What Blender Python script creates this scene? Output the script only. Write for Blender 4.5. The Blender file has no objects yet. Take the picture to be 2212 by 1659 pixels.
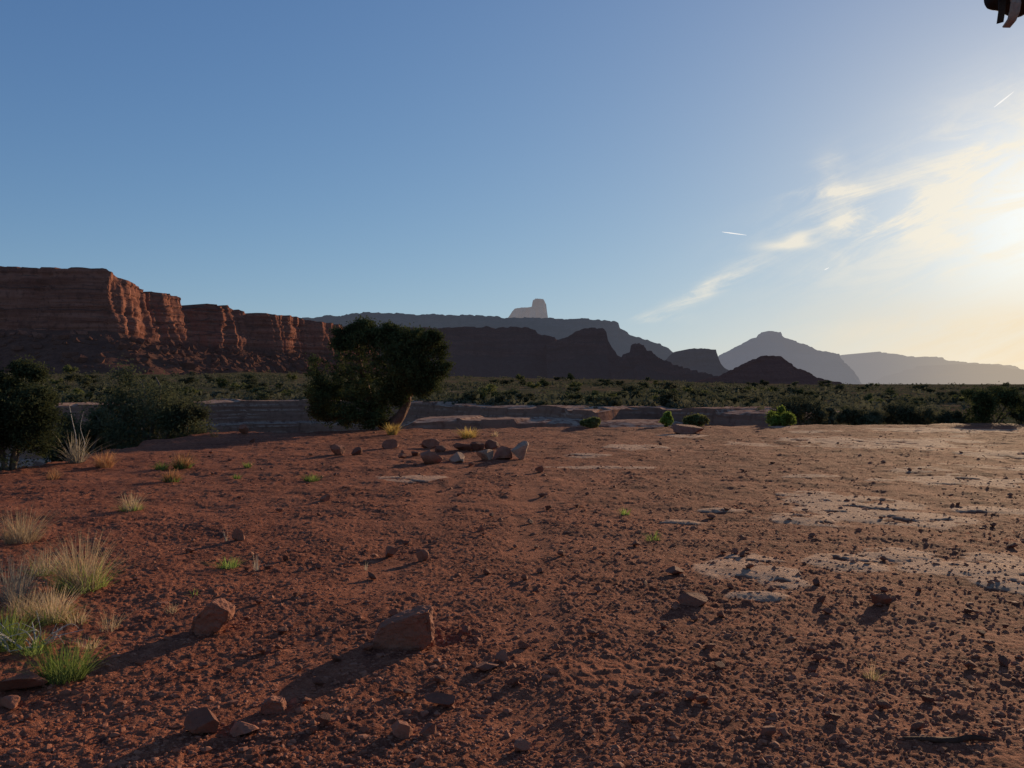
import bpy, bmesh, math, random
import numpy as np
from mathutils import Vector
rng = np.random.default_rng(11); random.seed(11)
SC = bpy.context.scene; C = SC.collection
F = 1770.; CX = 1106.; CY = 829.5; CH = 1.6
SUN_AZ = math.radians(32.8); SUN_EL = math.radians(11.6)

# ------------------------------------------------------------------ helpers
def mesh_np(name, V, faces, mat, smooth=False):
    V = np.asarray(V, dtype=np.float32)
    if not isinstance(faces, (list, tuple)): faces = [faces]
    faces = [np.asarray(f, dtype=np.int32) for f in faces if len(f)]
    loops = np.concatenate([f.ravel() for f in faces])
    tot = np.concatenate([np.full(len(f), f.shape[1], dtype=np.int32) for f in faces])
    start = np.concatenate([[0], np.cumsum(tot)[:-1]]).astype(np.int32)
    me = bpy.data.meshes.new(name)
    me.vertices.add(len(V)); me.vertices.foreach_set('co', V.ravel())
    me.loops.add(len(loops)); me.loops.foreach_set('vertex_index', loops)
    me.polygons.add(len(tot)); me.polygons.foreach_set('loop_start', start)
    me.polygons.foreach_set('use_smooth', np.full(len(tot), smooth, dtype=bool))
    me.update(calc_edges=True); me.validate()
    if mat: me.materials.append(mat)
    return me
def put(name, V, faces, mat, parent=None, loc=None, smooth=False):
    o = bpy.data.objects.new(name, mesh_np(name, V, faces, mat, smooth)); C.objects.link(o)
    if parent: o.parent = parent
    if loc is not None: o.location = loc
    return o
def empty(name, loc):
    o = bpy.data.objects.new(name, None); C.objects.link(o); o.location = loc; o.empty_display_size = .1
    return o
def tag(o, label, cat, group=None, kind=None):
    o['label'] = label; o['category'] = cat
    if group: o['group'] = group
    if kind: o['kind'] = kind
    return o
def P(px, py, Y): return np.array([(px-CX)/F*Y, Y, CH-(py-CY)/F*Y])

# ------------------------------------------------------------------ noise
def _h(ix, iy, s):
    x = ix.astype(np.uint32)*np.uint32(374761393)+iy.astype(np.uint32)*np.uint32(668265263)+np.uint32((s*362437+77) & 0xffffffff)
    x = (x ^ (x >> np.uint32(13)))*np.uint32(1274126177)
    x = (x ^ (x >> np.uint32(15)))*np.uint32(2246822519)
    return x ^ (x >> np.uint32(16))
def h01(ix, iy, s): return _h(ix, iy, s).astype(np.float64)/4294967296.
def perlin(x, y, s=0):
    x, y = np.broadcast_arrays(np.asarray(x, float), np.asarray(y, float))
    ix = np.floor(x).astype(np.int64); iy = np.floor(y).astype(np.int64)
    fx = x-ix; fy = y-iy
    def g(dx, dy):
        a = h01(ix+dx, iy+dy, s)*(2*math.pi)
        return np.cos(a)*(fx-dx)+np.sin(a)*(fy-dy)
    u = fx*fx*fx*(fx*(fx*6-15)+10); v = fy*fy*fy*(fy*(fy*6-15)+10)
    a = g(0, 0); b = g(1, 0); c = g(0, 1); d = g(1, 1)
    return 1.45*((a+(b-a)*u)+((c+(d-c)*u)-(a+(b-a)*u))*v)
def fbm(x, y, s=0, o=4, gain=.5):
    t = 0; a = 1.; f = 1.
    for i in range(o):
        t = t+a*perlin(x*f+i*17.3, y*f-i*9.1, s+i); a *= gain; f *= 2.03
    return t
def sst(a, b, x):
    t = np.clip((x-a)/(b-a), 0, 1); return t*t*(3-2*t)
def clods(x, y, cell, s, prob, rmin, rmax, hs):
    X = x/cell; Y = y/cell
    ix = np.floor(X).astype(np.int64); iy = np.floor(Y).astype(np.int64)
    out = np.zeros_like(x)
    for dx in (-1, 0, 1):
        for dy in (-1, 0, 1):
            cx = ix+dx; cy = iy+dy
            r = rmin+(rmax-rmin)*h01(cx, cy, s+3)**2
            d2 = ((X-cx-h01(cx, cy, s+1))**2+(Y-cy-h01(cx, cy, s+2))**2)/(r*r)
            on = (h01(cx, cy, s+4) < prob)
            out = np.maximum(out, on*r*cell*hs*np.sqrt(np.clip(1-d2, 0, 1)))
    return out

# ------------------------------------------------------------------ ground height
FAR_PX = np.array([-200, 60, 110, 250, 420, 560, 660, 760, 890, 1000, 1100, 1200, 1290, 1340, 1420, 1500, 1620, 1700, 1800])
FAR_PY = np.array([872, 870, 872, 870, 867, 865, 864, 865, 867, 874, 878, 880, 886, 882, 881, 884, 889, 893, 894])
FAR_D = 1.5*F/(FAR_PY-CY); FAR_U = (FAR_PX-CX)/F
def yrim(x): return np.interp(x, [-12, -10, 0, 9.6, 20.7, 40], [26.3, 26.8, 29.6, 31.3, 33, 34])
def xleft(y): return np.interp(y, [2, 7, 13, 14.5, 20, 26], [-13, -11.5, -9.2, -9.1, -9.7, -10])
def H0(x, y):
    u = np.clip(x/np.maximum(y, 5.), -.75, .75)
    d = np.maximum(y-yrim(x), xleft(y)-x)+.5*perlin(x*.5, y*.5, 5)+.25*perlin(x*1.7, y*1.7, 6)
    near = .025*perlin(x*.35, y*.35, 1)+.018*perlin(x*.9, y*.9, 2)
    near = near+sst(7, 20, y)*.06*perlin(x*.2, y*.3, 3)
    D = np.maximum(d, 0)
    c = 1-sst(.24, .36, u)
    yf = np.interp(u, FAR_U, FAR_D)
    drop = 1-np.exp(-(D/2.6)**1.4)
    up = sst(yf+.6, yf+3.5, y)
    z = near-(4.6*c*(1-up)+.5*(1-c)*(1-sst(45, 80, y)))*drop
    slope = np.interp(u, [-.7, -.5, -.3, -.05, .2, .32, .45], [.027, .026, .021, .013, .008, .003, .0005])
    z = z+slope*np.clip(y-90, 0, 420)
    z = z+sst(60, 120, y)*(.45*perlin(x*.02, y*.02, 8)+.3*perlin(x*.07, y*.07, 9))*(1-sst(1200, 2500, y))
    z = z+sst(200, 400, y)*(1.2*perlin(x*.012, y*.01, 12))*(1-sst(900, 1800, y))
    return z
SLICK = [(1850,1105,400,80),(1735,1124,130,28),(1640,1240,240,104),(1815,1222,200,60),(2140,1250,400,104),(1380,966,150,20),
 (880,1033,170,16),(1900,958,380,28),(2080,1042,360,28),(1330,1010,260,8),(1260,985,120,8),
 (2120,1102,220,24),(1960,1203,200,34),(1560,1105,140,10),(2040,930,340,10),(1480,942,110,8),(1650,1290,140,20),(1450,1130,110,8),(2180,985,240,15),(1750,1030,200,10)]
def slick_mask(x, y):
    w = .46*fbm(x*1.0, y*.8, 31, 6, .55)
    best = np.full_like(x, 9.)
    for px, py, w_, h_ in SLICK:
        y1 = CH*F/(py+h_/2-CY); y0 = CH*F/(max(py-h_/2, 905)-CY); cy = (y0+y1)/2
        cx = (px-CX)/F*cy; rx = w_/2/F*cy; ry = max((y0-y1)/2, .12)
        best = np.minimum(best, np.sqrt(((x-cx)/rx)**2+((y-cy)/ry)**2))
    e = best+w
    n = fbm(x*.35+3, y*.30, 44, 5)
    m2 = sst(.42, .66, n)*sst(10, 16, y)*sst(1, 8, x)
    m = np.maximum(sst(1.08, .76, e), m2*.85)
    bur = fbm(x*1.9, y*2.8, 48, 5, .55)
    return m*(1-.9*sst(.30, .58, bur)), sst(1.0, .25, e)
def relief(x, y):
    m, inner = slick_mask(x, y)
    wx = x+.03*perlin(x*14, y*14, 60); wy = y+.03*perlin(x*14, y*14, 61)
    fr = sst(6, 14, y)
    patch = sst(-.10, .65, fbm(x*.7, y*.7, 70, 4)+.28*fr)
    d = ((.014+.014*fr)*fbm(x*1.6, y*1.8, 20, 4)+.010*np.abs(fbm(wx*6, wy*6, 24, 5))*(.4+patch)+.007*fbm(wx*22, wy*22, 28, 3)*sst(16, 8, y)
         +.9*clods(wx, wy, .034, 100, .55, .10, .46, .55)*(.3+.7*patch)*sst(18, 9, y)
         +clods(wx, wy, .085, 200, .28, .08, .40, .50)*(.08+.92*patch)
         +.8*clods(wx, wy, .28, 300, .06, .06, .20, .5)*patch)
    rut = np.minimum(np.abs(x+1.25-.02*y+.08*perlin(y*.6, x*0, 91)), np.abs(x+.0-.02*y+.08*perlin(y*.6, x*0+5, 92)))
    rm = sst(.30, .10, rut)*(y < 19)*sst(-.35, .25, fbm(x*.9, y*.5, 93, 3))
    d = d*(1-.65*rm)-.015*rm
    rz = .010*m+.016*inner*m+.005*fbm(x*3, y*5, 80, 5)*m-.008*sst(.05, .0, np.abs(fbm(x*1.1, y*2.2, 84, 3)))*m
    return d*(1-m*.9)+rz, m
def gz(x, y):
    X = np.array([float(x)]); Y = np.array([float(y)]); z = H0(X, Y)
    if 1 < y < 36: z = z+relief(X, Y)[0]*.7
    return float(z[0])
def at(px, py):
    Y = CH*F/(py-CY)
    for _ in range(6):
        Y = .5*Y+.5*(CH-float(H0(np.array([(px-CX)/F*Y]), np.array([Y]))[0]))*F/(py-CY)
    x = (px-CX)/F*Y
    return x, Y, gz(x, Y)

# ------------------------------------------------------------------ node helpers
def st(sock, v):
    if isinstance(v, bpy.types.NodeSocket): sock.id_data.links.new(v, sock)
    elif isinstance(v, S): sock.id_data.links.new(v.k, sock)
    else:
        if sock.type == 'RGBA' and len(v) == 3: v = (*v, 1)
        sock.default_value = v
def nd(nt, t, ins=None, **props):
    n = nt.nodes.new(t)
    for k, v in props.items(): setattr(n, k, v)
    for k, v in (ins or {}).items(): st(n.inputs[k], v)
    return n
class S:
    def __init__(s, nt, k): s.nt = nt; s.k = k
    def m(s, op, *a):
        n = s.nt.nodes.new('ShaderNodeMath'); n.operation = op
        st(n.inputs[0], s.k)
        for i, v in enumerate(a): st(n.inputs[i+1], v)
        return S(s.nt, n.outputs[0])
    def __add__(s, o): return s.m('ADD', o)
    def __sub__(s, o): return s.m('SUBTRACT', o)
    def __mul__(s, o): return s.m('MULTIPLY', o)
    def __truediv__(s, o): return s.m('DIVIDE', o)
    def exp(s): return s.m('EXPONENT')
    def pw(s, p): return s.m('POWER', p)
    def mx(s, p): return s.m('MAXIMUM', p)
    def mn(s, p): return s.m('MINIMUM', p)
    def ss(s, a, b):
        n = s.nt.nodes.new('ShaderNodeMapRange'); n.interpolation_type = 'SMOOTHSTEP'
        st(n.inputs[0], s.k); n.inputs[1].default_value = a; n.inputs[2].default_value = b
        return S(s.nt, n.outputs[0])
def mix(nt, f, a, b, blend='MIX'):
    n = nt.nodes.new('ShaderNodeMix'); n.data_type = 'RGBA'; n.blend_type = blend; n.clamp_factor = True
    st(n.inputs[0], f); st(n.inputs[6], a); st(n.inputs[7], b); return n.outputs[2]
def noise(nt, scale, vec=None, detail=5, rough=.55, dist=0.):
    n = nd(nt, 'ShaderNodeTexNoise', {'Scale': scale, 'Detail': detail, 'Roughness': rough, 'Distortion': dist})
    if vec is not None: st(n.inputs['Vector'], vec)
    return S(nt, n.outputs['Fac'])
def newmat(name):
    m = bpy.data.materials.new(name); m.use_nodes = True; nt = m.node_tree; nt.nodes.clear()
    return m, nt, nt.nodes.new('ShaderNodeOutputMaterial')
def bump(nt, h, strength, dist):
    n = nd(nt, 'ShaderNodeBump', {'Strength': strength, 'Distance': dist}); st(n.inputs['Height'], h); return n.outputs[0]
def pos(nt): return nt.nodes.new('ShaderNodeNewGeometry').outputs['Position']
def objc(nt): return nt.nodes.new('ShaderNodeTexCoord').outputs['Object']

def mat_ground():
    m, nt, out = newmat('ground_dirt')
    p = pos(nt)
    sl = S(nt, nd(nt, 'ShaderNodeAttribute', attribute_name='slick').outputs['Fac'])
    zn = S(nt, nd(nt, 'ShaderNodeAttribute', attribute_name='zone').outputs['Fac'])
    a = noise(nt, .6, p, 5, .65); b = noise(nt, 9., p, 5, .7); c = noise(nt, 70., p, 3, .7)
    col = mix(nt, a.ss(.38, .62), (.165, .047, .025), (.26, .083, .043))
    col = mix(nt, b.ss(.45, .68), col, (.34, .122, .065))
    col = mix(nt, b.ss(.46, .3), col, (.095, .029, .018))
    col = mix(nt, c.ss(.5, .75)*.6, col, (.46, .20, .115))
    s1 = noise(nt, 3.5, p, 6, .7); s2 = noise(nt, 40, p, 3, .7)
    sc = mix(nt, s1.ss(.35, .65), (.40, .215, .135), (.50, .30, .20))
    sc = mix(nt, s1.ss(.56, .70)*.8, sc, (.28, .105, .058))
    sc = mix(nt, s2.ss(.52, .74)*.5, sc, (.27, .13, .08))
    col = mix(nt, (sl+(b-.5)*.5).ss(.35, .85), col, sc)
    f1 = noise(nt, .04, p, 5, .65); f2 = noise(nt, .35, p, 6, .75)
    fc = mix(nt, f1.ss(.42, .58), (.10, .086, .048), (.15, .096, .06))
    fc = mix(nt, f2.ss(.46, .58), fc, (.06, .066, .036))
    fc = mix(nt, f2.ss(.44, .34)*.7, fc, (.27, .19, .13))
    col = mix(nt, zn, col, fc)
    bs = nd(nt, 'ShaderNodeBsdfPrincipled', {'Roughness': .92})
    st(bs.inputs['Specular IOR Level'], (sl*.03+.08)*(zn*-1.+1.))
    st(bs.inputs['Base Color'], col)
    st(bs.inputs['Normal'], bump(nt, c*.6+noise(nt, 25., p, 4, .7), 1., .020))
    st(out.inputs[0], bs.outputs[0]); return m
def mat_rock(name, c1, c2, c3, sc=6., b=.02, spec=.15):
    m, nt, out = newmat(name); p = objc(nt)
    inf = nt.nodes.new('ShaderNodeObjectInfo')
    off = nd(nt, 'ShaderNodeVectorMath', operation='ADD'); st(off.inputs[0], p)
    rr = nd(nt, 'ShaderNodeCombineXYZ'); st(rr.inputs[0], S(nt, inf.outputs['Random'])*37); st(off.inputs[1], rr.outputs[0])
    v = off.outputs[0]
    a = noise(nt, sc, v, 6, .65); d = noise(nt, sc*7, v, 4, .7)
    col = mix(nt, a.ss(.35, .65), c1, c2); col = mix(nt, d.ss(.52, .72)*.7, col, c3)
    bs = nd(nt, 'ShaderNodeBsdfPrincipled', {'Roughness': .85, 'Specular IOR Level': spec})
    st(bs.inputs['Base Color'], col); st(bs.inputs['Normal'], bump(nt, a+d*.5, .8, b)); st(out.inputs[0], bs.outputs[0]); return m
def mat_leaf(name, c1, c2, tr=.35, sc=2.):
    m, nt, out = newmat(name)
    a = noise(nt, sc, objc(nt), 3, .7)
    inf = nt.nodes.new('ShaderNodeObjectInfo')
    col = mix(nt, a.ss(.35, .65), c1, c2)
    hs = nd(nt, 'ShaderNodeHueSaturation'); st(hs.inputs['Color'], col); st(hs.inputs['Value'], S(nt, inf.outputs['Random'])*.5+.75)
    d = nd(nt, 'ShaderNodeBsdfDiffuse'); t = nd(nt, 'ShaderNodeBsdfTranslucent')
    st(d.inputs[0], hs.outputs[0]); st(t.inputs[0], hs.outputs[0])
    mx = nd(nt, 'ShaderNodeMixShader', {0: tr}); st(mx.inputs[1], d.outputs[0]); st(mx.inputs[2], t.outputs[0])
    st(out.inputs[0], mx.outputs[0]); return m
def mat_mesa(name, cols, zs, haze=(0, 0, 0), amt=0., haze_glow_sun=None, xr=(0, 1), bumpd=.5, ns=.05, sb=.8, talus_z=None):
    m, nt, out = newmat(name); p = pos(nt)
    sx = nd(nt, 'ShaderNodeSeparateXYZ'); st(sx.inputs[0], p)
    n1 = noise(nt, ns*.5, p, 4)
    z = S(nt, sx.outputs[2])+(n1-.5)*(6./zs*.06)
    cv = nd(nt, 'ShaderNodeCombineXYZ'); st(cv.inputs[2], z*zs); st(cv.inputs[0], S(nt, sx.outputs[0])*zs*.06); st(cv.inputs[1], S(nt, sx.outputs[1])*zs*.06)
    s = noise(nt, 1., cv.outputs[0], 5, .7)
    n2 = noise(nt, ns*4, p, 6, .7)
    col = mix(nt, s.ss(.40, .58), cols[0], cols[1]); col = mix(nt, n2.ss(.48, .66)*.75, col, cols[2])
    ge = nt.nodes.new('ShaderNodeNewGeometry'); sn = nd(nt, 'ShaderNodeSeparateXYZ'); st(sn.inputs[0], ge.outputs['True Normal'])
    if len(cols) > 3: col = mix(nt, S(nt, sn.outputs[2]).ss(.35, .8)*.85, col, mix(nt, n2.ss(.45, .6), cols[3], cols[2]))
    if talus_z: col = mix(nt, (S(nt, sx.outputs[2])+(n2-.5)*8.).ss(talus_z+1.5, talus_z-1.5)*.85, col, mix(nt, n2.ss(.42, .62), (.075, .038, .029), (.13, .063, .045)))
    bs = nd(nt, 'ShaderNodeBsdfDiffuse'); st(bs.inputs[0], col); st(bs.inputs['Normal'], bump(nt, s*sb+n2, 1., bumpd))
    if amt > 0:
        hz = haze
        if haze_glow_sun:
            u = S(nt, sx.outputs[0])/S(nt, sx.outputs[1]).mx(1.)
            hz = mix(nt, u.ss(*xr), haze, haze_glow_sun)  # painted haze brightens toward the sun side
        e = nd(nt, 'ShaderNodeEmission'); st(e.inputs[0], hz)  # aerial haze put in as a fixed glow mixed over the rock
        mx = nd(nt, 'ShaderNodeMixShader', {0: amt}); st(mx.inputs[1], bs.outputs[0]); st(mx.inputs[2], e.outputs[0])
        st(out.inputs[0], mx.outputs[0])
    else: st(out.inputs[0], bs.outputs[0])
    return m

# ------------------------------------------------------------------ world
def build_world():
    w = bpy.data.worlds.new('World'); SC.world = w; w.use_nodes = True; nt = w.node_tree; nt.nodes.clear()
    out = nt.nodes.new('ShaderNodeOutputWorld'); bg = nt.nodes.new('ShaderNodeBackground'); bg.inputs[1].default_value = .1
    sky = nt.nodes.new('ShaderNodeTexSky'); sky.sky_type = 'NISHITA'; sky.sun_disc = False
    sky.sun_elevation = SUN_EL; sky.sun_rotation = SUN_AZ; sky.altitude = 1500; sky.air_density = 1.; sky.dust_density = .25; sky.ozone_density = 2.4
    g = nt.nodes.new('ShaderNodeTexCoord').outputs['Generated']
    sp = nd(nt, 'ShaderNodeSeparateXYZ'); st(sp.inputs[0], g)
    x, y, z = (S(nt, sp.outputs[i]) for i in range(3))
    yy = y.mx(.08); u = x/yy; v = z/yy
    front = y.ss(.08, .3)
    el = math.radians(10.8); az = math.radians(33.6)
    sd = (math.sin(az)*math.cos(el), math.cos(az)*math.cos(el), math.sin(el))
    dt = (x*sd[0]+y*sd[1]+z*sd[2]).mx(0.)
    def vm(op, a, b):
        n = nd(nt, 'ShaderNodeVectorMath', operation=op); st(n.inputs[0], a); st(n.inputs[1], b); return n.outputs[0]
    c0 = vm('MULTIPLY', sky.outputs[0], (1.10, 1.36, 2.08))
    col = vm('DIVIDE', c0, vm('ADD', vm('MULTIPLY', c0, (.085, .090, .102)), (1., 1., 1.)))   # soft shoulder round the sun
    def add(base, fac, c):
        k = nd(nt, 'ShaderNodeVectorMath', operation='SCALE'); k.inputs[0].default_value = c; st(k.inputs['Scale'], fac)
        return vm('ADD', base, k.outputs[0])
    col = add(col, dt.pw(7.), (1.0, .70, .46))
    col = add(col, dt.pw(30.), (1.6, 1.2, .55))
    col = add(col, dt.pw(150.), (3.2, 2.9, 2.2))
    # cirrus
    th = math.radians(20); a = u*math.cos(th)+v*math.sin(th); b = v*math.cos(th)-u*math.sin(th)
    cv = nd(nt, 'ShaderNodeCombineXYZ'); st(cv.inputs[0], a*6.); st(cv.inputs[1], b*30.)
    n = noise(nt, 1., cv.outputs[0], 7, .68, .7)
    cv2 = nd(nt, 'ShaderNodeCombineXYZ'); st(cv2.inputs[0], u*9.); st(cv2.inputs[1], v*16.)
    n2 = noise(nt, 1., cv2.outputs[0], 6, .65, .4)
    def blobs(L):
        dens = None
        for px, py, ra, rb, ang, k in L:
            u0 = (px-CX)/F; v0 = (CY-py)/F; t = math.radians(ang)
            du = u-u0; dv = v-v0
            aa = (du*math.cos(t)+dv*math.sin(t))/(ra/F); bb = (dv*math.cos(t)-du*math.sin(t))/(rb/F)
            e = ((aa*aa+bb*bb)*-1.).exp()*k
            dens = e if dens is None else dens+e
        return dens
    dens = blobs([(2100,405,310,100,19,1.4),(2250,310,200,125,30,1.3),(2180,530,280,60,10,.8),(1545,613,90,16,27,1.9),
                  (1790,360,40,32,50,.55),(1420,686,55,12,0,.6),(1800,415,80,14,4,1.),(1910,455,140,38,10,1.2),(2080,700,300,22,4,.4)])
    dens = dens.mn(1.6)*(n.ss(.40, .66)*.78+n2.ss(.42, .66)*.42)
    puff = blobs([(1722,515,26,12,20,1.),(1700,530,55,9,3,.8)])*(n2.ss(.25, .6)*.6+.5)
    dens = (dens+puff).mn(1.)*front
    col = mix(nt, dens*.74, col, (9.7, 8.8, 7.1))
    w1 = ((v-.05)/.06); w2 = ((u-.66)/.27)
    wb = ((w1*w1+w2*w2)*-1.).exp()*front*(n.ss(.2, .7)*.5+.5)
    col = mix(nt, wb*.65, col, (9.2, 6.9, 3.9))
    st(bg.inputs[0], col); st(out.inputs[0], bg.outputs[0])
build_world()
sun = bpy.data.lights.new('sun', 'SUN'); sun.energy = 5.0; sun.angle = math.radians(.5); sun.color = (1., .74, .46)
so = bpy.data.objects.new('sun', sun); C.objects.link(so)
sdv = Vector((math.sin(SUN_AZ)*math.cos(SUN_EL), math.cos(SUN_AZ)*math.cos(SUN_EL), math.sin(SUN_EL)))
so.rotation_euler = sdv.to_track_quat('Z', 'Y').to_euler(); so.location = (30, 40, 30)
cam = bpy.data.cameras.new('camera'); cam.sensor_width = 36; cam.lens = 36*F/2212; cam.clip_start = .05; cam.clip_end = 60000
co = bpy.data.objects.new('camera', cam); C.objects.link(co); co.location = (0, 0, CH); co.rotation_euler = (math.radians(90), 0, 0); SC.camera = co
SC.view_settings.view_transform = 'Standard'; SC.view_settings.look = 'None'; SC.view_settings.exposure = 0

# ------------------------------------------------------------------ ground sheet
MG = mat_ground()
rs = [.4, 1., 1.6, 2.2]
r = 2.7
while r < 36: rs.append(r); r += min(.0036*r, .072)
while r < 110: rs.append(r); r *= 1.013
while r < 15000: rs.append(r); r *= 1.05
rs = np.array(rs)
ang = np.radians(np.concatenate([np.arange(-180, -38, 4.), np.arange(-38, 38, .072), np.arange(38, 180, 4.)]))
R, A = np.meshgrid(rs, ang, indexing='ij')
X = (R*np.sin(A)).ravel(); Y = (R*np.cos(A)).ravel()
Z = H0(X, Y)
sl = np.zeros_like(X); near = (np.hypot(X, Y) < 37) & (Y > 0)
dz, m = relief(X[near], Y[near]); Z[near] += dz; sl[near] = m
zone = sst(32, 46, np.hypot(X, Y))*(Y > 0)
nR, nA = R.shape
i = np.arange(nR-1)[:, None]*nA; j = np.arange(nA)[None, :]; j2 = (j+1) % nA
q = np.stack([(i+j), (i+j2), (i+nA+j2), (i+nA+j)], -1).reshape(-1, 4)[:, ::-1]
V = np.stack([X, Y, Z], -1); V = np.vstack([V, [[0, 0, gz(0, .1)]]])
tri = np.stack([np.full(nA, len(V)-1), np.arange(nA), (np.arange(nA)+1) % nA], -1)[:, ::-1]
g = put('ground', V, [q, tri], MG, smooth=True)
for nm, arr in (('slick', sl), ('zone', zone)):
    at_ = g.data.attributes.new(nm, 'FLOAT', 'POINT'); at_.data.foreach_set('value', np.append(arr, 0).astype(np.float32))
tag(g, 'rough red dirt bench with pale slickrock patches, dropping into a wash before the scrub flats', 'ground', kind='structure')

ICO = {}
def ico(sub):
    bm = bmesh.new(); bmesh.ops.create_icosphere(bm, subdivisions=sub, radius=1)
    V = np.array([v.co[:] for v in bm.verts]); Fc = np.array([[v.index for v in f.verts] for f in bm.faces]); bm.free(); return V, Fc
for k in (1, 2, 3, 4, 5): ICO[k] = ico(k)

# ------------------------------------------------------------------ mesas
def ridge(name, label, cat, pts, mat, cf=.4, talus=1.5, amp=6., L=30., step=4., depth=200., base=-3., seed=0, jag=.0, steps=3, rows=16, lean=.1, strata=0., block=0., sn=.45):
    """pts: (px, rim py, distance). A loft of cliff profiles along the plan line, with plateau and back."""
    pts = np.array(pts, float)
    q = np.array([P(*p) for p in pts])
    s = np.concatenate([[0], np.cumsum(np.hypot(*(q[1:, :2]-q[:-1, :2]).T))])
    n = int(s[-1]/step)+2; t = np.linspace(0, s[-1], n)
    x = np.interp(t, s, q[:, 0]); y = np.interp(t, s, q[:, 1]); zr = np.interp(t, s, q[:, 2])
    k = max(3, int(L*.6/step)); ker = np.ones(k)/k
    def smo(v): return np.convolve(np.pad(v, (k, k), mode='edge'), ker, mode='same')[k:-k]
    tx = smo(np.gradient(x)); ty = smo(np.gradient(y)); ln = np.hypot(tx, ty)+1e-9
    nx, ny = ty/ln, -tx/ln
    if jag: zr = zr+jag*fbm(t/(L*.4), t*0+seed, seed+9, 4)+jag*.5*np.sign(perlin(t/(L*.3), t*0+4, seed+12))
    Hh = np.maximum(zr-base, .01)
    fr = np.concatenate([np.linspace(1, cf, rows), np.linspace(cf, 0, 13)[1:]])
    cols = []
    for f in fr:
        z = base+Hh*f
        zz = z/(L*1.6)
        am = amp*np.clip(Hh/(Hh.max()*.35), .05, 1)
        if f >= cf:
            w = (1-f)/(1-cf+1e-6)
            st_ = (np.floor(w*steps+sn*perlin(t/(L*.6), t*0, seed+3))/max(steps, 1))*lean*2.2*Hh*(1-cf) if steps else 0
            off = (1-f)*Hh*lean+st_; k1 = 1.; zo = 0.
            if strata: off = off+strata*(.4+.8*np.abs(perlin(t/(L*.8), zz, seed+17)))*(np.tanh(3*perlin(z/(strata*3.2)+.5*perlin(t/L, t*0, seed+14), t/(L*1.2), seed+15))+.5*perlin(z/(strata*1.1), t/(L*.5), seed+16))
        else:
            off = (1-cf)*Hh*lean+lean*2.2*Hh*(1-cf)*(1 if steps else 0)+(cf-f)*Hh*talus
            k1 = .30+.5*f/cf
            zo = (.10*Hh*cf*perlin(t/(L*.35), zz*5, seed+20)+.06*Hh*cf*perlin(t/(L*.12), zz*14, seed+21))*min(1, 4*f/cf*(1-f/cf)+.1)
        tw = t+.12*L*perlin(t/(L*.5), zz*2.5, seed+30)
        p1 = perlin(tw/L, zz*.4, seed); p2 = 1-2*np.abs(perlin(tw/(L*.42), zz*.6, seed+1)); p3 = 1-2*np.abs(perlin(tw/(L*.16), zz, seed+2))
        if block: p1 = (1-block)*p1+block*np.tanh(4*p1); p2 = (1-block)*p2+block*np.tanh(3*perlin(tw/(L*.33), zz*.8, seed+1)); p3 = (1-block)*p3+block*np.tanh(3*perlin(tw/(L*.13), zz*2.2, seed+2))
        b = am*(p1+.5*p2+.30*p3+.13*perlin(t/(L*.07), zz*6, seed+4))*k1
        o = off+b
        cols.append(np.stack([x+nx*o, y+ny*o, z+zo], -1))
    rim = cols[0]
    pl = [np.stack([rim[:, 0]-nx*dd, rim[:, 1]-ny*dd, rim[:, 2]], -1) for dd in (depth*.04, depth*.3, depth)]
    back = np.stack([rim[:, 0]-nx*(depth+Hh*.6), rim[:, 1]-ny*(depth+Hh*.6), np.full(n, base)], -1)
    sec = [back]+pl[::-1]+cols
    V = np.array(sec).transpose(1, 0, 2); M = len(sec)
    a = (np.arange(n-1)[:, None]*M+np.arange(M-1)[None, :])
    qd = np.stack([a, a+1, a+M+1, a+M], -1).reshape(-1, 4)
    o = put(name, V.reshape(-1, 3), qd, mat, smooth=False)
    tag(o, label, cat, kind='structure'); return V[:, 4+rows:, :]
def rubble(name, label, T, n, smin, smax, mat, seed, px_lim=None):
    r = np.random.default_rng(seed); a = r.integers(0, T.shape[0], n); b = (r.random(n)**1.1*(T.shape[1]-1)).astype(int)
    p = T[a, b]+r.normal(size=(n, 3))*np.array([1, 1, 0])*smin
    s = smin+(smax-smin)*r.random(n)**5
    V1, F1 = ICO[1]
    V = V1[None]*(1+.35*r.standard_normal((n, len(V1), 1)).clip(-1, 1))*s[:, None, None]*np.array([1.2, 1, .85])+p[:, None, :]+np.array([0, 0, .2])*s[:, None, None]
    tag(put(name, V.reshape(-1, 3), (F1[None]+(np.arange(n)*len(V1))[:, None, None]).reshape(-1, 3), mat), label, 'rubble', kind='stuff')

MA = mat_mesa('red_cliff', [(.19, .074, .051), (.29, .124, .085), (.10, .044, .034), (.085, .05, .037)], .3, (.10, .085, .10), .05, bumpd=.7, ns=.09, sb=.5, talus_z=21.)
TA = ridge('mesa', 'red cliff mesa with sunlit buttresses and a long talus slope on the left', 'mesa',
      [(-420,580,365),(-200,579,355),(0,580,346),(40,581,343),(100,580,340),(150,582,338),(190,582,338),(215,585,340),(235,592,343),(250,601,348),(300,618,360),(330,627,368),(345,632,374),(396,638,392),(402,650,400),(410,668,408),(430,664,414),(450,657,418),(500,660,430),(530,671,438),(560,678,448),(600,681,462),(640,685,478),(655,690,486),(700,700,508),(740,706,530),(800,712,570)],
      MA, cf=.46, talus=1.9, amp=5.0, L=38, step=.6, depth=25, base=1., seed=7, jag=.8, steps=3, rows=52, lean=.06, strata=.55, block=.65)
rubble('talus_rubble', 'fallen boulders scattered over the talus slope of the red cliff mesa', TA, 4200, .3, 2.6, MA, 5)
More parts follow.
